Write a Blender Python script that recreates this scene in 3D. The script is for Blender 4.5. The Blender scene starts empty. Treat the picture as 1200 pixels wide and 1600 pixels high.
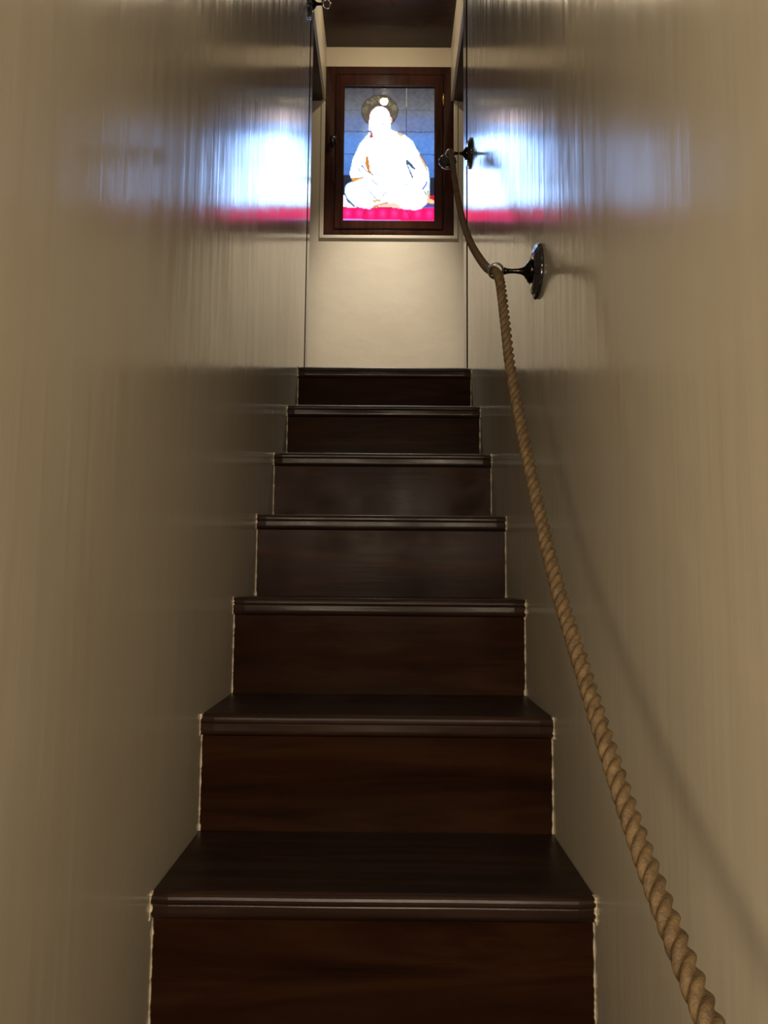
import bpy, bmesh, math, random
from mathutils import Vector, Matrix
random.seed(7)
S = bpy.context.scene
COL = S.collection

# ------------------------------------------------------------------ camera, world, big lights, exposure
cd = bpy.data.cameras.new('camera'); cam = bpy.data.objects.new('camera', cd); COL.objects.link(cam)
cd.sensor_fit = 'VERTICAL'; cd.sensor_height = 32.0; cd.sensor_width = 24.0
cd.lens = 1204.19 / 1600.0 * 32.0
cd.clip_start = 0.01
PITCH, ROLL, YAW = 0.0988, 0.0087, 0.005
cam.location = (0.0156, 0.0, 0.995)
cam.matrix_world = (Matrix.Translation(cam.location) @ Matrix.Rotation(YAW, 4, 'Z')
                    @ Matrix.Rotation(math.pi / 2 + PITCH, 4, 'X') @ Matrix.Rotation(ROLL, 4, 'Z'))
S.camera = cam
w = bpy.data.worlds.new('world'); S.world = w; w.use_nodes = True
w.node_tree.nodes['Background'].inputs[0].default_value = (1.0, 0.82, 0.6, 1)
w.node_tree.nodes['Background'].inputs[1].default_value = 0.012
S.view_settings.view_transform = 'Standard'; S.view_settings.look = 'None'
S.view_settings.gamma = 1.0; S.view_settings.use_curve_mapping = False
S.view_settings.exposure = 0.0

def area(name, loc, target, sx, sy, power, col):
    l = bpy.data.lights.new(name, 'AREA'); l.shape = 'RECTANGLE'; l.size = sx; l.size_y = sy
    l.energy = power; l.color = col
    o = bpy.data.objects.new(name, l); COL.objects.link(o); o.location = loc
    o.rotation_euler = (Vector(target) - Vector(loc)).to_track_quat('-Z', 'Y').to_euler()
    return o
# lamps of the lower room, behind the viewer
area('lower_room_lamp', (0.0, -0.95, 1.42), (0.0, 0.9, 1.0), 0.42, 0.30, 33, (1.0, 0.82, 0.60))
area('side_passage_lamp', (-0.78, -0.80, 0.86), (0.3, 0.75, 0.86), 0.45, 0.45, 14, (1.0, 0.79, 0.52))

# ------------------------------------------------------------------ materials
def mat(name, col=(0.5, 0.5, 0.5), rough=0.5, metal=0.0, spec=0.5, coat=0.0, coat_rough=0.1):
    m = bpy.data.materials.new(name); m.use_nodes = True
    b = m.node_tree.nodes['Principled BSDF']
    b.inputs['Base Color'].default_value = (*col, 1); b.inputs['Roughness'].default_value = rough
    b.inputs['Metallic'].default_value = metal; b.inputs['Specular IOR Level'].default_value = spec
    b.inputs['Coat Weight'].default_value = coat; b.inputs['Coat Roughness'].default_value = coat_rough
    return m, m.node_tree, b
def noise(nt, scale, detail=4, vec=(1, 1, 1), rough=0.5, loc=(0, 0, 0)):
    tc = nt.nodes.new('ShaderNodeTexCoord'); mp = nt.nodes.new('ShaderNodeMapping')
    mp.inputs['Scale'].default_value = vec; mp.inputs['Location'].default_value = loc
    n = nt.nodes.new('ShaderNodeTexNoise'); n.inputs['Scale'].default_value = scale
    n.inputs['Detail'].default_value = detail; n.inputs['Roughness'].default_value = rough
    nt.links.new(tc.outputs['Object'], mp.inputs[0]); nt.links.new(mp.outputs[0], n.inputs['Vector'])
    return n.outputs['Fac']
def ramp(nt, fac, stops):
    r = nt.nodes.new('ShaderNodeValToRGB')
    while len(r.color_ramp.elements) < len(stops): r.color_ramp.elements.new(0.5)
    for e, (p, c) in zip(r.color_ramp.elements, stops):
        e.position = p; e.color = (*c, 1)
    nt.links.new(fac, r.inputs[0]); return r.outputs[0]
def maprange(nt, fac, a, b, c, d):
    r = nt.nodes.new('ShaderNodeMapRange')
    for i, v in enumerate((a, b, c, d)): r.inputs[i + 1].default_value = v
    nt.links.new(fac, r.inputs[0]); return r.outputs[0]
def bump(nt, fac, strength, dist, prev=None):
    b = nt.nodes.new('ShaderNodeBump'); b.inputs['Strength'].default_value = strength
    b.inputs['Distance'].default_value = dist; nt.links.new(fac, b.inputs['Height'])
    if prev: nt.links.new(prev, b.inputs['Normal'])
    return b.outputs[0]

def gloss_wall():
    m, nt, b = mat('gloss_cream_paint', (0.48, 0.43, 0.34), 0.13, spec=0.85)
    c = ramp(nt, noise(nt, 2.2, 5), [(0.3, (0.445, 0.40, 0.315)), (0.7, (0.50, 0.455, 0.37))])
    nt.links.new(c, b.inputs['Base Color'])
    # brush marks run up and down the wall
    n1 = bump(nt, noise(nt, 1.0, 3, (1, 42, 2.2)), 1.0, 0.00045)
    n2 = bump(nt, noise(nt, 1.0, 3, (1, 170, 7)), 1.0, 0.00004, n1)
    n3 = bump(nt, noise(nt, 5.0, 2, loc=(3, 1, 2)), 1.0, 0.0012, n2)
    nt.links.new(n3, b.inputs['Normal'])
    nt.links.new(maprange(nt, noise(nt, 1.0, 3, (1, 30, 3)), 0.3, 0.7, 0.12, 0.20), b.inputs['Roughness'])
    return m
M = {}
M['wall'] = gloss_wall()
def matte_wall():
    m, nt, b = mat('cream_paint', (0.55, 0.48, 0.37), 0.35, spec=0.4)
    c = ramp(nt, noise(nt, 3, 5), [(0.3, (0.52, 0.455, 0.35)), (0.7, (0.57, 0.505, 0.395))])
    nt.links.new(c, b.inputs['Base Color'])
    nt.links.new(bump(nt, noise(nt, 14, 4), 0.6, 0.002), b.inputs['Normal'])
    return m
M['cream'] = matte_wall()
def wood(name, dark, mid, light, rough=0.32, vec=(1.2, 14, 14), coat=0.3, spec=0.5, coat_rough=.15, dist=3.0, bmp=0.35):
    m, nt, b = mat(name, mid, rough, spec=spec, coat=coat, coat_rough=coat_rough)
    tc = nt.nodes.new('ShaderNodeTexCoord'); mp = nt.nodes.new('ShaderNodeMapping'); mp.inputs['Scale'].default_value = vec
    nt.links.new(tc.outputs['Object'], mp.inputs[0])
    n = nt.nodes.new('ShaderNodeTexNoise'); n.inputs['Scale'].default_value = 1.6; n.inputs['Detail'].default_value = 6
    n.inputs['Distortion'].default_value = dist * 0.4; n.inputs['Roughness'].default_value = 0.6
    nt.links.new(mp.outputs[0], n.inputs['Vector'])
    c = ramp(nt, n.outputs['Fac'], [(0.28, dark), (0.5, mid), (0.78, light)])
    nt.links.new(c, b.inputs['Base Color'])
    fine = noise(nt, 1.0, 4, (vec[0] * 6, vec[1] * 9, vec[2] * 9))
    nt.links.new(bump(nt, fine, bmp, 0.0006), b.inputs['Normal'])
    nt.links.new(maprange(nt, noise(nt, 7, 4), 0.3, 0.7, rough - 0.06, rough + 0.12), b.inputs['Roughness'])
    return m
M['riser'] = wood('dark_riser_wood', (0.007, 0.0026, 0.0012), (0.017, 0.0062, 0.0026), (0.034, 0.0135, 0.0055), 0.30, (1.0, 5, 9), coat=0.0, spec=0.03, coat_rough=0.3)
M['tread'] = wood('dark_tread_wood', (0.010, 0.0048, 0.003), (0.018, 0.0085, 0.0055), (0.034, 0.017, 0.011), 0.36, (1.2, 16, 16), coat=0.0, spec=0.20, coat_rough=0.22)
M['case'] = wood('mahogany_case', (0.020, 0.0065, 0.004), (0.036, 0.0115, 0.0065), (0.055, 0.018, 0.009), 0.16, (9, 9, 1.4), coat=0.6, spec=0.08, coat_rough=0.025, bmp=0.03)
M['soffit'] = wood('dark_ceiling_board', (0.018, 0.008, 0.007), (0.028, 0.012, 0.010), (0.038, 0.017, 0.014), 0.3, (1.5, 9, 9), coat=0.2)
M['floor'] = wood('floor_board', (0.03, 0.014, 0.008), (0.06, 0.03, 0.017), (0.1, 0.05, 0.03), 0.3)
M['strip'] = mat('dark_corner_strip', (0.008, 0.005, 0.006), 1.0, spec=0.0)[0]
M['jamb'] = mat('taupe_gloss_jamb', (0.25, 0.20, 0.16), 0.16)[0]
M['caulk'] = mat('cream_filler', (0.52, 0.45, 0.33), 0.6)[0]
M['bronze'] = mat('dark_bronze', (0.035, 0.028, 0.022), 0.22, metal=1.0)[0]
M['black'] = mat('black_metal', (0.012, 0.012, 0.014), 0.25, spec=0.6, coat=0.5)[0]
M['nickel'] = mat('worn_nickel', (0.42, 0.37, 0.3), 0.25, metal=1.0)[0]
M['brass'] = mat('brass', (0.85, 0.55, 0.2), 0.25, metal=1.0)[0]
def rope_mat():
    m, nt, b = mat('manila_rope', (0.4, 0.27, 0.13), 0.62, spec=0.35)
    c = ramp(nt, noise(nt, 90, 5, (1, 1, 1)), [(0.3, (0.052, 0.031, 0.0135)), (0.7, (0.130, 0.084, 0.037))])
    nt.links.new(c, b.inputs['Base Color'])
    nt.links.new(bump(nt, noise(nt, 420, 3, (1, 1, 1)), 0.9, 0.0012), b.inputs['Normal'])
    return m
M['rope'] = rope_mat()
def glass_mat():
    m = bpy.data.materials.new('pane_glass'); m.use_nodes = True; nt = m.node_tree; nt.nodes.clear()
    o = nt.nodes.new('ShaderNodeOutputMaterial'); mx = nt.nodes.new('ShaderNodeMixShader')
    f = nt.nodes.new('ShaderNodeFresnel'); f.inputs[0].default_value = 1.5
    t = nt.nodes.new('ShaderNodeBsdfTransparent'); g = nt.nodes.new('ShaderNodeBsdfGlossy'); g.inputs['Roughness'].default_value = 0.012
    nt.links.new(f.outputs[0], mx.inputs[0]); nt.links.new(t.outputs[0], mx.inputs[1]); nt.links.new(g.outputs[0], mx.inputs[2])
    nt.links.new(mx.outputs[0], o.inputs[0]); return m
M['glass'] = glass_mat()
def emit(name, col, s, attr=None):
    m = bpy.data.materials.new(name); m.use_nodes = True; nt = m.node_tree; nt.nodes.clear()
    o = nt.nodes.new('ShaderNodeOutputMaterial'); e = nt.nodes.new('ShaderNodeEmission')
    e.inputs[0].default_value = (*col, 1); e.inputs[1].default_value = s
    if attr:
        a = nt.nodes.new('ShaderNodeAttribute'); a.attribute_name = attr; nt.links.new(a.outputs['Color'], e.inputs[0])
    nt.links.new(e.outputs[0], o.inputs[0]); return m
M['backlit'] = emit('backlit_print', (1, 1, 1), 1.0, 'Col')
M['lamp'] = emit('lamp_diffuser', (1.0, 0.82, 0.56), 400.0)

# ------------------------------------------------------------------ mesh helpers
def obj(name, bm, m, parent=None, smooth=False):
    me = bpy.data.meshes.new(name); bmesh.ops.recalc_face_normals(bm, faces=bm.faces); bm.to_mesh(me); bm.free()
    for mm in (m if isinstance(m, (list, tuple)) else [m]): me.materials.append(mm)
    o = bpy.data.objects.new(name, me); COL.objects.link(o)
    if smooth:
        for p in me.polygons: p.use_smooth = True
    if parent: o.parent = parent
    return o
def box(bm, x0, x1, y0, y1, z0, z1, bev=0.0, seg=2):
    r = bmesh.ops.create_cube(bm, size=1.0)
    vs = r['verts']
    for v in vs:
        v.co = Vector(((x0 + x1) / 2 + v.co.x * (x1 - x0), (y0 + y1) / 2 + v.co.y * (y1 - y0), (z0 + z1) / 2 + v.co.z * (z1 - z0)))
    if bev > 0:
        es = list({e for v in vs for e in v.link_edges})
        bmesh.ops.bevel(bm, geom=es, offset=bev, segments=seg, affect='EDGES', profile=0.5)
def boxobj(name, b, m, parent=None, bev=0.0):
    bm = bmesh.new(); box(bm, *b, bev=bev); return obj(name, bm, m, parent)
def struct(name, bs, m):
    bm = bmesh.new()
    for b in bs: box(bm, *b)
    o = obj(name, bm, m); o['kind'] = 'structure'; return o
def empty(name, loc, label, cat, group=None):
    o = bpy.data.objects.new(name, None); o.empty_display_size = 0.05; COL.objects.link(o); o.location = loc
    o['label'] = label; o['category'] = cat
    if group: o['group'] = group
    return o
def lathe(bm, prof, n=32, mtx=Matrix(), lobes=0, amp=0.0):
    """profile [(radius, height)] turned round local Z"""
    rings = []
    for (r, h) in prof:
        ring = []
        for i in range(n):
            a = 2 * math.pi * i / n
            rr = r * (1 + (amp * abs(math.cos(lobes * a / 2)) if lobes and r > 0.03 else 0))
            ring.append(bm.verts.new(mtx @ Vector((rr * math.cos(a), rr * math.sin(a), h))))
        rings.append(ring)
    for a, b in zip(rings, rings[1:]):
        for i in range(n): bm.faces.new((a[i], a[(i + 1) % n], b[(i + 1) % n], b[i]))
    if prof[0][0] > 1e-5: bm.faces.new(rings[0][::-1])
    if prof[-1][0] > 1e-5: bm.faces.new(rings[-1])
    bmesh.ops.remove_doubles(bm, verts=bm.verts, dist=1e-6)

# ------------------------------------------------------------------ measurements (metres)
HW = 0.30                      # half the stair width
RUN, RISE = 0.2527, 0.1951
Y1, Z1 = 1.0785, 0.585         # front edge and top of the lowest tread in view
YL, YR = 2.785, 2.712          # where the stair walls stop
LAND = Z1 + 6 * RISE           # landing level
YB = 3.80                      # back wall
SOF, CEIL = 3.518, 3.817       # dark boarded ceiling and the recess above it
CX0, CX1 = -0.325, 0.326
LOWY = -0.45

# ------------------------------------------------------------------ setting
struct('wall_left', [(-0.42, -HW, 0.05, YL, 0, 4.0)], M['wall'])
struct('wall_right', [(HW, 0.42, LOWY, YR, 0, 4.0)], M['wall'])
struct('trim_1', [(-0.42, -HW - 0.0002, YL, YL + 0.036, LAND, 4.0)], M['strip'])
struct('trim_2', [(HW + 0.0002, 0.42, YR, YR + 0.050, LAND, 4.0)], M['strip'])
struct('trim_3', [(-0.42, -HW, YL + 0.036, YL + 0.115, LAND, 4.0)], M['jamb'])
struct('trim_4', [(HW, 0.42, YR + 0.050, YR + 0.150, LAND, 4.0)], M['jamb'])
YW = 3.780                     # face of the back wall; the cabinet sits in a niche in it
struct('wall_back', [(-1.5, 1.5, YB + .002, YB + 0.12, LAND - 0.2, 4.0), (-1.5, -0.3255, YW, YB + .002, LAND - 0.2, 4.0), (0.3405, 1.5, YW, YB + .002, LAND - 0.2, 4.0),
                     (-0.3255, 0.3405, YW, YB + .002, LAND - 0.2, 2.7895), (-0.3255, 0.3405, YW, YB + .002, 3.7065, 4.0)], M['cream'])
struct('wall_corridor_left', [(-1.6, -1.5, 2.6, YB + 0.12, LAND - 0.2, SOF + 0.03)], M['cream'])
struct('wall_corridor_right', [(1.5, 1.6, 2.6, YB + 0.12, LAND - 0.2, SOF + 0.03)], M['cream'])
struct('wall_corridor_front', [(-1.5, -0.42, 2.66, 2.76, LAND - 0.2, SOF), (0.42, 1.5, 2.66, 2.76, LAND - 0.2, SOF)], M['cream'])
# boarded ceiling of the corridor, the recess faces and the boards at the top of the recess
struct('ceiling_boards', [(-1.6, CX0 - 0.012, 2.90, YW, SOF, SOF + 0.03), (CX1 + 0.012, 1.6, 2.862, YW, SOF, SOF + 0.03)], M['soffit'])
struct('trim_5', [(CX0 - 0.012, CX0, 2.90, YW, SOF - 0.002, CEIL), (CX1, CX1 + 0.012, 2.862, YW, SOF - 0.002, CEIL)], M['cream'])
struct('ceiling_recess', [(-0.42, 0.42, 2.79, YW, CEIL, CEIL + 0.03)], M['soffit'])
struct('ceiling_stair', [(-0.42, 0.42, LOWY, 2.79, 3.97, 4.0)], M['cream'])
struct('ceiling_step', [(-0.30, 0.30, 2.77, 2.79, CEIL, 3.97)], M['cream'])
struct('floor_landing', [(-1.5, 1.5, Y1 + 6 * RUN + 0.12, YW, LAND - 0.03, LAND)], M['floor'])
struct('floor', [(-1.6, 1.6, -2.6, 0.62, -0.05, 0.0)], M['floor'])

# ------------------------------------------------------------------ staircase
st = empty('staircase', (0, 0.57, 0), 'steep narrow staircase of dark varnished wood climbing between two cream walls to the landing', 'staircase')
st.location = (0, 0, 0)
T = 0.036
def nose_profile():
    # (y, z) relative to the front edge at the top; y grows towards the riser
    p = []
    for i in range(7):
        a = math.pi / 2 + i * math.pi / 8 * 0.9
        p.append((0.010 - 0.010 * math.sin(a - math.pi / 2 + 0.0), -0.010 + 0.010 * math.cos(a - math.pi / 2)))
    p += [(0.0005, -0.0135), (0.0032, -0.0150), (0.0022, -0.0172)]
    for i in range(6):
        a = i * math.pi / 2 / 5
        p.append((0.0022 + 0.009 * (1 - math.cos(a)), -0.0265 - 0.0095 * math.sin(a)))
    return p
NP = nose_profile()
def tread_mesh(k, depth):
    y0 = Y1 + k * RUN; z0 = Z1 + k * RISE
    bm = bmesh.new(); n = 26
    xs = [-HW + 0.0015 + (2 * HW - 0.003) * i / n for i in range(n + 1)]
    rows = []
    for i, x in enumerate(xs):
        wob = 0.0006 * math.sin(0.45 * i + k * 2) + random.uniform(-0.0001, 0.0001)
        end = i in (0, n)
        pts = [(y0 + depth, z0 - T), (y0 + depth, z0)] + [(y0 + a + (0.003 if end else 0) + wob * (1 if b > -0.02 else .3), z0 + b - (0.0012 if end and b > -0.004 else 0)) for a, b in NP] + [(y0 + 0.03, z0 - T)]
        rows.append([bm.verts.new((x, a, b)) for a, b in pts])
    m = len(rows[0])
    for a, b in zip(rows, rows[1:]):
        for j in range(m): bm.faces.new((a[j], a[(j + 1) % m], b[(j + 1) % m], b[j]))
    bm.faces.new(rows[0]); bm.faces.new(rows[-1][::-1])
    return bm
def caulk(k, s):
    zb = Z1 + (k - 1) * RISE; zt = Z1 + k * RISE - T
    y = Y1 + k * RUN + 0.018
    bm = bmesh.new(); n = 36; rings = []
    for i in range(n + 1):
        z = zb + (zt - zb) * i / n
        w_ = 0.0018 + 0.0006 * math.sin(i * .7 + k * 3 + s) + random.uniform(-0.0009, 0.0010) + (0.0018 if i < 3 else 0); d = 0.0024 + random.uniform(-.0006, .0006)
        xi = s * (HW - 0.0002)
        rings.append([bm.verts.new((xi, y + 0.002, z)), bm.verts.new((xi, y - d, z)), bm.verts.new((xi - s * w_ * .7, y - d * .7, z)), bm.verts.new((xi - s * w_, y + 0.002, z))])
    for a, b in zip(rings, rings[1:]):
        for j in range(4): bm.faces.new((a[j], a[(j + 1) % 4], b[(j + 1) % 4], b[j]))
    bm.faces.new(rings[0]); bm.faces.new(rings[-1][::-1])
    # blobs of filler where the rounded tread edge meets the wall
    y0 = Y1 + k * RUN; zt = Z1 + k * RISE; rings = []
    for i in range(13):
        z = zt - T + T * i / 12
        w_ = 0.0011 + (random.random() > .75) * 0.0022 + random.uniform(-0.0005, 0.0005); xi = s * (HW - 0.0002); f = 0.001 + random.uniform(-.001, .0012)
        rings.append([bm.verts.new((xi, y0 + 0.012, z)), bm.verts.new((xi, y0 + f, z)), bm.verts.new((xi - s * w_, y0 + f + .001, z)), bm.verts.new((xi - s * w_, y0 + 0.012, z))])
    for a, b in zip(rings, rings[1:]):
        for j in range(4): bm.faces.new((a[j], a[(j + 1) % 4], b[(j + 1) % 4], b[j]))
    bm.faces.new(rings[0]); bm.faces.new(rings[-1][::-1])
    return bm
for k in range(-2, 7):
    dep = RUN + 0.018 if k < 6 else 0.12
    obj('tread', tread_mesh(k, dep), M['tread'], st, smooth=False)
    yr = Y1 + k * RUN + 0.018
    bm = bmesh.new(); box(bm, -HW + 0.002, HW - 0.002, yr, yr + 0.02, Z1 + (k - 1) * RISE - (0.0), Z1 + k * RISE - T)
    r = obj('riser', bm, M['riser'], st)
    r.location = (0, 0, 0)
    if k >= 0:
        for s in (-1, 1): obj('filler_bead', caulk(k, s), M['caulk'], st)
# ------------------------------------------------------------------ lit display cabinet on the back wall
cab = empty('display_cabinet', (0.008, YB, 2.80), 'mahogany glazed wall cabinet with a backlit picture of a seated figure, on the landing wall', 'display cabinet')
def at_cab(o): o.matrix_parent_inverse = Matrix.Translation(cab.location).inverted(); return o
FX0, FX1, FZ0, FZ1 = -0.325, 0.340, 2.790, 3.706
LX0, LX1, LZ0, LZ1 = -0.272, 0.285, 2.818, 3.660
PX0, PX1, PZ0, PZ1 = -0.226, 0.240, 2.866, 3.596
def ring_frame(bm, o, i, y0, y1, bev):
    """four rails between outer rectangle o and inner rectangle i, front at y0"""
    (a0, a1, b0, b1), (c0, c1, d0, d1) = o, i
    def ring(x0, x1, z0, z1, y): return [bm.verts.new(p) for p in ((x0, y, z0), (x1, y, z0), (x1, y, z1), (x0, y, z1))]
    rs = [ring(a0, a1, b0, b1, y1), ring(a0, a1, b0, b1, y0 + bev), ring(a0 + bev * .4, a1 - bev * .4, b0 + bev * .4, b1 - bev * .4, y0 + bev * .3), ring(a0 + bev, a1 - bev, b0 + bev, b1 - bev, y0),
          ring(c0 - bev, c1 + bev, d0 - bev, d1 + bev, y0), ring(c0 - bev * .4, c1 + bev * .4, d0 - bev * .4, d1 + bev * .4, y0 + bev * .3), ring(c0, c1, d0, d1, y0 + bev), ring(c0, c1, d0, d1, y1)]
    for k in range(len(rs)):
        a, b = rs[k], rs[(k + 1) % len(rs)]
        for j in range(4): bm.faces.new((a[j], a[(j + 1) % 4], b[(j + 1) % 4], b[j]))
bm = bmesh.new(); ring_frame(bm, (FX0, FX1, FZ0, FZ1), (LX0 - .0015, LX1 + .0015, LZ0 - .0015, LZ1 + .0015), 3.772, YB + 0.001, 0.005)
at_cab(obj('outer_frame', bm, M['case'], cab))
bm = bmesh.new(); ring_frame(bm, (LX0, LX1, LZ0, LZ1), (PX0, PX1, PZ0, PZ1), 3.768, 3.790, 0.006)
door = at_cab(obj('cabinet_door', bm, M['case'], cab))
g = boxobj('glass_pane', (PX0, PX1, 3.7835, 3.7850, PZ0, PZ1), M['glass'], door)
# knob on the left stile
bm = bmesh.new()
mt = Matrix.Translation((-0.283, 3.770, 3.290)) @ Matrix.Rotation(math.pi / 2, 4, 'X')
lathe(bm, [(0, -0.002), (0.015, -0.002), (0.015, 0.003), (0.0065, 0.005), (0.006, 0.012), (0.015, 0.017), (0.0205, 0.022), (0.0205, 0.027), (0.016, 0.032), (0.006, 0.0355), (0, 0.036)], 24, mt)
k = obj('door_knob', bm, M['black'], door, smooth=True)
bm = bmesh.new()
lathe(bm, [(0, 0), (0.0035, 0), (0.0035, 0.062), (0.0022, 0.066), (0, 0.067)], 14, Matrix.Translation((0.2865, 3.7675, 3.485)))
k = obj('hinge', bm, M['brass'], door, smooth=True); k['label'] = 'brass hinge barrel'

# the backlit print: one flat sheet, its picture held as colours on a fine grid
def inside(poly, x, y):
    c = False; n = len(poly); j = n - 1
    for i in range(n):
        xi, yi = poly[i]; xj, yj = poly[j]
        if (yi > y) != (yj > y) and x < (xj - xi) * (y - yi) / (yj - yi) + xi: c = not c
        j = i
    return c
def segd(x, y, a, b):
    dx, dy = b[0] - a[0], b[1] - a[1]; t = max(0, min(1, ((x - a[0]) * dx + (y - a[1]) * dy) / (dx * dx + dy * dy + 1e-9)))
    return math.hypot(x - a[0] - t * dx, y - a[1] - t * dy)
def lin(c): return tuple((v / 255.0 / 12.92) if v < 10 else ((v / 255.0 + 0.055) / 1.055) ** 2.4 for v in c)
def mixc(a, b, t): t = max(0, min(1, t)); return tuple(u + (v - u) * t for u, v in zip(a, b))
BODY = [(388, 500), (384, 545), (345, 562), (265, 660), (205, 800), (172, 955), (182, 1000), (205, 1035), (150, 1060), (127, 1100), (130, 1150), (160, 1210), (240, 1282), (365, 1305), (395, 1290), (540, 1280), (680, 1300), (800, 1312), (870, 1297), (925, 1245), (945, 1180), (942, 960), (922, 880), (850, 740), (782, 640), (700, 578), (600, 540), (565, 520), (565, 460), (400, 460)]
FOOTL = [(100, 1175), (128, 1165), (165, 1230), (245, 1290), (100, 1285)]
FOOTR = [(915, 1185), (998, 1222), (998, 1250), (915, 1240)]
SHADL = [(128, 1150), (160, 1200), (255, 1285), (215, 1285), (150, 1225)]
CLOTH = [(880, 1292), (930, 1245), (998, 1252), (998, 1292)]
ORANGE = [([(372, 545), (392, 560), (398, 605), (358, 618), (364, 580)], (190, 90, 70)), ([(325, 792), (348, 782), (362, 850), (372, 930), (408, 975), (352, 950), (318, 860)], (225, 140, 60)),
          ([(188, 1002), (330, 985), (318, 1002), (262, 1020), (205, 1046)], (225, 165, 70)), ([(395, 1292), (402, 1268), (540, 1228), (560, 1245), (480, 1262), (430, 1290)], (235, 160, 110)),
          ([(480, 1262), (600, 1235), (655, 1262), (680, 1300), (430, 1292)], (255, 225, 205)), ([(365, 1222), (450, 1205), (550, 1215), (420, 1240)], (225, 205, 130)),
          ([(835, 770), (850, 760), (915, 880), (932, 960), (900, 900)], (240, 190, 140)), ([(868, 1110), (905, 1045), (925, 1015), (918, 1070), (880, 1120)], (120, 105, 190)),
          ([(915, 1120), (940, 1120), (945, 1185), (925, 1190)], (235, 200, 120)), ([(610, 550), (660, 560), (700, 585), (660, 600)], (240, 205, 140)),
          ([(720, 805), (812, 905), (800, 925), (755, 885), (735, 870), (790, 990), (778, 1012), (712, 850)], (85, 95, 130))]
LINES = [((285, 878), (335, 930), 6, (90, 80, 110)), ((255, 905), (275, 940), 5, (70, 70, 90)), ((335, 930), (400, 975), 5, (150, 110, 90)), ((415, 915), (455, 975), 4, (140, 140, 160)),
         ((380, 1005), (430, 1060), 5, (90, 90, 120)), ((430, 1060), (470, 1085), 4, (130, 120, 140)), ((360, 1120), (430, 1205), 5, (110, 110, 140)), ((495, 1180), (520, 1145), 7, (120, 95, 70)),
         ((710, 1060), (745, 1075), 4, (110, 110, 130)), ((740, 1110), (755, 1140), 4, (150, 150, 160)), ((890, 1120), (915, 1165), 6, (90, 80, 140)), ((455, 458), (505, 472), 5, (130, 120, 130)),
         ((785, 640), (930, 895), 6, (110, 120, 150)), ((345, 565), (265, 660), 4, (90, 110, 150)), ((265, 660), (205, 800), 4, (130, 160, 210)), ((365, 370), (372, 490), 8, (235, 190, 190)), ((560, 380), (570, 460), 8, (240, 190, 190))]
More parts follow.
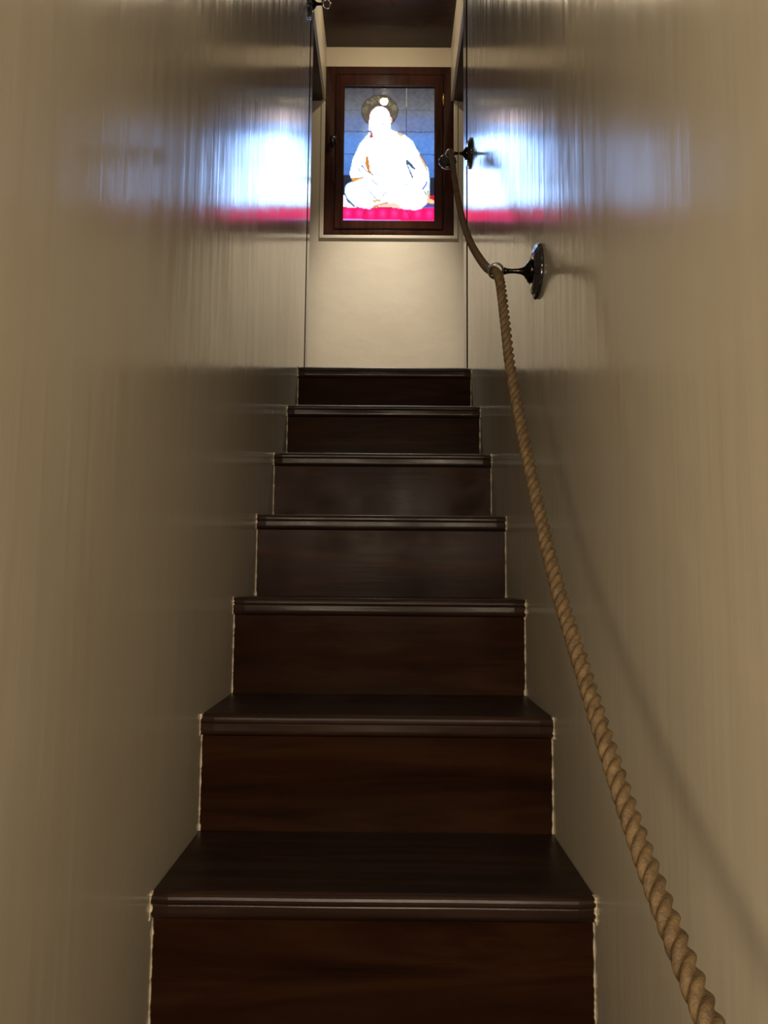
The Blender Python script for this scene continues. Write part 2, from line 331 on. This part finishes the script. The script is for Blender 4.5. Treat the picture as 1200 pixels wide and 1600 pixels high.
def picture(x, y):
    h = math.sin(x * .061 + 1.7 * math.sin(y * .043)) * math.sin(y * .057 + 1.3 * math.sin(x * .037))
    h2 = math.sin(x * .21 + y * .13) * math.sin(y * .19 - x * .11)
    # hung cloth behind the figure: blue, greyed above to paint in the weaker backlight
    c = mixc((70, 70, 76), (104, 108, 116), (y - 115) / 200)
    c = mixc(c, (104, 122, 168), (y - 320) / 120)
    c = mixc(c, (92, 140, 222), (y - 520) / 90)
    c = mixc(c, (84, 126, 208), (y - 800) / 150)
    c = tuple(max(0, v * 1.06 + 6 * h + 2 * h2) for v in c)
    dd = math.hypot((x - 460) / 1.0, (y - 560) / 0.8)
    if y > 440: c = mixc(c, (165, 205, 250), max(0, 1 - abs(dd - 120) / 90) * .55)
    for yy, s in ((332, .25), (547, .55), (768, .45)):
        if abs(y - yy - 4 * h) < 4.5: c = mixc(c, (38, 44, 72), s)
    if abs(x - 718 - 3 * h) < 4.0: c = mixc(c, (30, 32, 50) if y > 300 else (190, 180, 150), .7 if y < 600 else .35)
    if abs(x - 398) < 3.5 and y < 200: c = mixc(c, (40, 40, 50), .6)
    if y > 975 + (x - 110) * .025: c = (40, 46, 66)
    if x > 930 and y > 1165: c = (225, 30, 70)
    # cushion
    if y > 1283 + (x - 110) * .008:
        sh = .5 + .5 * math.cos((x - 160) * 2 * math.pi / 112)
        c = mixc((212, 10, 80), (250, 48, 124), sh * (1 - abs(y - 1345) / 70))
        if abs(y - 1290) < 7: c = (170, 10, 60)
        for a, b in (((300, 1400), (312, 1350)), ((312, 1350), (340, 1312)), ((720, 1318), (752, 1362)), ((752, 1362), (762, 1405))):
            if segd(x, y, a, b) < 4: c = (120, 5, 50)
    if y > 1398 + (x - 110) * .02: c = mixc((170, 110, 190), (88, 84, 160), (y - 1400) / 35)
    glow = 1.0
    # wide brimmed turban
    ex, ey = (x - 457) / 180.0, (y - 345) / 163.0
    if inside(FOOTL, x, y): c = (255, 225, 240); glow = 2.0
    if inside(SHADL, x, y): c = (70, 90, 120)
    if inside(CLOTH, x, y): c = (110, 90, 175)
    er = math.hypot(ex, ey)
    if er < 1 and y < 520:
        a = math.atan2(ey, ex)
        st_ = max(0, .5 + .5 * math.sin(a * 9 + 5 * er + 2.2 * h)) * (.35 + .65 * max(0, min(1, (430 - y) / 160)))
        c = mixc((84, 76, 62), (150, 142, 112), st_ * .75 + .12 * h2)
        if math.hypot((x - 460) / 128, (y - 370) / 108) < 1: c = (92, 80, 68)
        if er > .95: c = (60, 56, 58)
        if x < 400 and y > 440 and (y - 440) > (x - 300) * 0.9 + 10: pass
    face = math.hypot((x - 460) / 97.0, (y - 400) / 106.0) < 1 or (363 < x < 557 and 400 < y < 470)
    ear = math.hypot((x - 366) / 14, (y - 455) / 34) < 1 or math.hypot((x - 564) / 14, (y - 430) / 36) < 1
    body = inside(BODY, x, y)
    if ear: c = (255, 205, 205); glow = 1.3
    if (face or (357 < x < 565 and 440 < y < 530)) and not body:
        k = 1.15 + 1.6 * max(0, min(1, (y - 330) / 180)); return (1.35 * k, 1.12 * k, 1.18 * k)
    if face or body or inside([(363, 440), (557, 440), (565, 540), (384, 545)], x, y):
        c = None
    if inside(FOOTR, x, y): c = (255, 215, 160); glow = 1.2
    if c is None or body:
        for p, cc in ORANGE:
            if inside(p, x, y): c = cc; glow = 1.1
        for a, b, wd, cc in LINES:
            if segd(x, y, a, b) < wd: c = cc; glow = 1.0
    if c is None:
        k = 1.0
        edge = min(segd(x, y, BODY[i], BODY[(i + 1) % len(BODY)]) for i in range(0, len(BODY) - 6)) if y > 560 else 30
        k = min(1, .22 + edge / 75) * (1.0 + .35 * h)
        return (WB[0] * k, WB[1] * k, WB[2] * k)
    if glow == 1.0 and y > 1283: glow = 2.2
    return tuple(v * glow for v in lin(c))
WB = (3.4, 5.6, 10.5)
NX, NZ = 118, 184
bm = bmesh.new(); cl = bm.loops.layers.float_color.new('Col')
grid = [[bm.verts.new((PX0 - .004 + (PX1 - PX0 + .008) * i / NX, 3.793, PZ1 + .004 - (PZ1 - PZ0 + .008) * j / NZ)) for i in range(NX + 1)] for j in range(NZ + 1)]
cols = [[picture(110 + 885 * i / NX, 112 + 1326 * j / NZ) for i in range(NX + 1)] for j in range(NZ + 1)]
for j in range(NZ):
    for i in range(NX):
        f = bm.faces.new((grid[j][i], grid[j + 1][i], grid[j + 1][i + 1], grid[j][i + 1]))
        for l, (a, b) in zip(f.loops, ((j, i), (j + 1, i), (j + 1, i + 1), (j, i + 1))): l[cl] = (*cols[a][b], 1)
me = bpy.data.meshes.new('backlit_picture'); bm.to_mesh(me); bm.free(); me.materials.append(M['backlit'])
pic = bpy.data.objects.new('backlit_picture', me); COL.objects.link(pic); pic.parent = cab; at_cab(pic)
pic['label'] = 'glowing picture of a person in white robes and turban seated cross-legged on a red cushion'

# plaster bead round the cabinet
bm = bmesh.new(); ring_frame(bm, (FX0 - .022, FX1 + .022, FZ0 - .020, FZ1 + .001), (FX0 - .001, FX1 + .001, FZ0 - .001, FZ1 + .0005), YW - .007, YW + .001, 0.003)
o = obj('trim_6', bm, M['cream']); o['kind'] = 'structure'

# ------------------------------------------------------------------ ceiling lamp in the recess
lamp = empty('ceiling_downlight', (-0.026, 3.35, CEIL), 'small round recessed downlight in the dark boarded ceiling above the landing', 'ceiling lamp')
bm = bmesh.new(); lathe(bm, [(0.024, -0.004), (0.026, -0.006), (0.040, -0.005), (0.043, 0.0), (0.0235, 0.0)], 32)
# open ring: close it as a band
obj('bezel', bm, M['nickel'], lamp, smooth=True)
bm = bmesh.new(); lathe(bm, [(0, -0.0062), (0.021, -0.0062), (0.0215, -0.009), (0.020, -0.014), (0.0165, -0.019), (0.011, -0.0225), (0.005, -0.0245), (0, -0.025)], 32)
obj('diffuser', bm, M['lamp'], lamp, smooth=True)

sl = bpy.data.lights.new('downlight_beam', 'SPOT'); sl.energy = 260; sl.color = (1.0, 0.92, 0.79); sl.spot_size = math.radians(66); sl.spot_blend = 0.9; sl.shadow_soft_size = 0.02
so = bpy.data.objects.new('downlight_beam', sl); COL.objects.link(so); so.location = (-0.026, 3.35, CEIL - 0.045)

# ------------------------------------------------------------------ wall brackets
def bracket(label, x, y, z, s, reach=0.083, group=None, rdir=(0, -0.80, -0.60)):
    """s = +1 on the right wall (reaches towards -x), -1 on the left wall"""
    e = empty('rope_bracket', (x, y, z), label, 'rope bracket', group)
    base = Matrix.Rotation(-s * math.pi / 2, 4, 'Y')
    bm = bmesh.new()
    lathe(bm, [(0, -0.001), (0.0475, -0.001), (0.0500, 0.002), (0.0500, 0.005), (0.0470, 0.008), (0.0440, 0.008), (0.0400, 0.0115), (0.033, 0.0145), (0.026, 0.0150), (0.0225, 0.0135), (0.0, 0.0135)], 72, base, lobes=18, amp=0.045)
    obj('wall_plate', bm, M['black'], e, smooth=True)
    bm = bmesh.new()
    lathe(bm, [(0.021, 0.013), (0.0225, 0.0165), (0.0205, 0.0205), (0.0165, 0.022), (0.0135, 0.025), (0.0095, 0.027), (0.0062, 0.033), (0.0046, 0.042), (0.0044, reach - 0.028), (0.0055, reach - 0.020), (0.0075, reach - 0.0155), (0.0, reach - 0.0148)], 28, base)
    obj('stem', bm, M['bronze'], e, smooth=True)
    bm = bmesh.new()
    q = Vector(rdir).normalized().to_track_quat('Z', 'Y').to_matrix().to_4x4()
    mt = Matrix.Translation((-s * reach, 0, 0)) @ q
    R0, n, m_ = 0.0138, 40, 12; vs = []
    for i in range(n):
        a = 2 * math.pi * i / n; row = []
        for j in range(m_):
            b = 2 * math.pi * j / m_
            r = R0 + 0.0021 * math.cos(b); row.append(bm.verts.new(mt @ Vector((r * math.cos(a), r * math.sin(a), 0.0048 * math.sin(b)))))
        vs.append(row)
    for i in range(n):
        for j in range(m_): bm.faces.new((vs[i][j], vs[(i + 1) % n][j], vs[(i + 1) % n][(j + 1) % m_], vs[i][(j + 1) % m_]))
    r = obj('ring', bm, M['nickel'], e, smooth=True); r['label'] = 'worn bright metal ring'
    return e
bracket('round dark bracket low on the right wall, its ring holding the brown rope', HW, 1.420, 1.600, 1, reach=0.082)
bracket('dark bracket on the right wall beside the lit cabinet, at the rope end', HW, 2.600, 2.535, 1, reach=0.075, rdir=(0, -0.9, -0.5))
bracket('dark bracket high on the left wall by the landing, holding no rope', -HW, 2.715, 3.196, -1, reach=0.068)

# ------------------------------------------------------------------ the rope
PTS = [(0.2250, 2.612, 2.545), (0.2245, 2.56, 2.515), (0.222, 2.43, 2.395), (0.219, 2.317, 2.271), (0.216, 2.086, 2.049), (0.216, 1.868, 1.871), (0.217, 1.679, 1.742), (0.218, 1.535, 1.654),
       (0.218, 1.420, 1.598), (0.216, 1.350, 1.548), (0.214, 1.285, 1.455), (0.214, 1.234, 1.361), (0.214, 1.153, 1.258), (0.215, 1.083, 1.177), (0.215, 0.993, 1.079), (0.215, 0.905, 0.996),
       (0.215, 0.818, 0.930), (0.215, 0.751, 0.881), (0.215, 0.688, 0.836), (0.215, 0.632, 0.800), (0.215, 0.581, 0.771), (0.215, 0.538, 0.749), (0.215, 0.500, 0.732), (0.215, 0.42, 0.700),
       (0.215, 0.34, 0.675), (0.215, 0.27, 0.66), (0.215, 0.20, 0.655)]
def spline(P, step):
    P = [Vector(p) for p in P]; dense = []
    for i in range(len(P) - 1):
        p0 = P[max(0, i - 1)]; p1 = P[i]; p2 = P[i + 1]; p3 = P[min(len(P) - 1, i + 2)]
        for t in [j / 24 for j in range(24)]:
            dense.append(0.5 * ((2 * p1) + (-p0 + p2) * t + (2 * p0 - 5 * p1 + 4 * p2 - p3) * t * t + (-p0 + 3 * p1 - 3 * p2 + p3) * t ** 3))
    dense.append(P[-1])
    for _ in range(10): dense = [dense[0]] + [(dense[i - 1] + dense[i] * 2 + dense[i + 1]) / 4 for i in range(1, len(dense) - 1)] + [dense[-1]]
    out = [dense[0]]; acc = 0.0
    for a, b in zip(dense, dense[1:]):
        L = (b - a).length
        while acc + L >= step:
            t = (step - acc) / L; a = a + (b - a) * t; out.append(a.copy()); L = (b - a).length; acc = 0.0
        acc += L
    return out
def rope_mesh(P, R=0.0092, pitch=0.046, n=36, step=0.002, hand=-1):
    path = spline(P, step); bm = bmesh.new(); rings = []
    up = Vector((1, 0, 0)); d, a_ = 0.5 * R, 0.5 * R
    for i, p in enumerate(path):
        t = (path[min(i + 1, len(path) - 1)] - path[max(i - 1, 0)]).normalized()
        u = (up - t * up.dot(t)).normalized(); v = t.cross(u)
        tw = hand * 2 * math.pi * i * step / pitch
        ring = []
        for j in range(n):
            a = 2 * math.pi * j / n
            # outline of three touching strands
            th = ((a + tw) % (2 * math.pi / 3)) - math.pi / 3
            q = 0.866 * (1 - 0.0) * R * 0.5
            r = d * math.cos(th) + math.sqrt(max(1e-9, a_ * a_ - (d * math.sin(th)) ** 2))
            r = max(r, 0.62 * R)
            ring.append(bm.verts.new(p + (u * math.cos(a) + v * math.sin(a)) * r))
        rings.append(ring)
    for a, b in zip(rings, rings[1:]):
        for j in range(n): bm.faces.new((a[j], a[(j + 1) % n], b[(j + 1) % n], b[j]))
    bm.faces.new(rings[0][::-1]); bm.faces.new(rings[-1])
    return bm
rope = empty('handrail_rope', (0.215, 0.20, 0.655), 'thick twisted brown rope slung as a handrail through the brackets of the right wall', 'rope')
ro = obj('rope_strands', rope_mesh(PTS), M['rope'], rope, smooth=True)
ro.matrix_parent_inverse = Matrix.Translation(rope.location).inverted()
bm = bmesh.new()
mt = Matrix.Translation((0.2215, 2.655, 2.535)) @ Vector((0, -0.9, 0.25)).normalized().to_track_quat('Z', 'Y').to_matrix().to_4x4()
lathe(bm, [(0, -0.016), (0.013, -0.016), (0.026, -0.011), (0.031, -0.003), (0.0325, 0.003), (0.031, 0.0065), (0.022, 0.0075), (0.012, 0.011), (0, 0.011)], 36, mt)
ec = obj('end_stop', bm, M['black'], rope, smooth=True); ec['label'] = 'round black stop behind the end of the rope'
ec.matrix_parent_inverse = Matrix.Translation(rope.location).inverted()
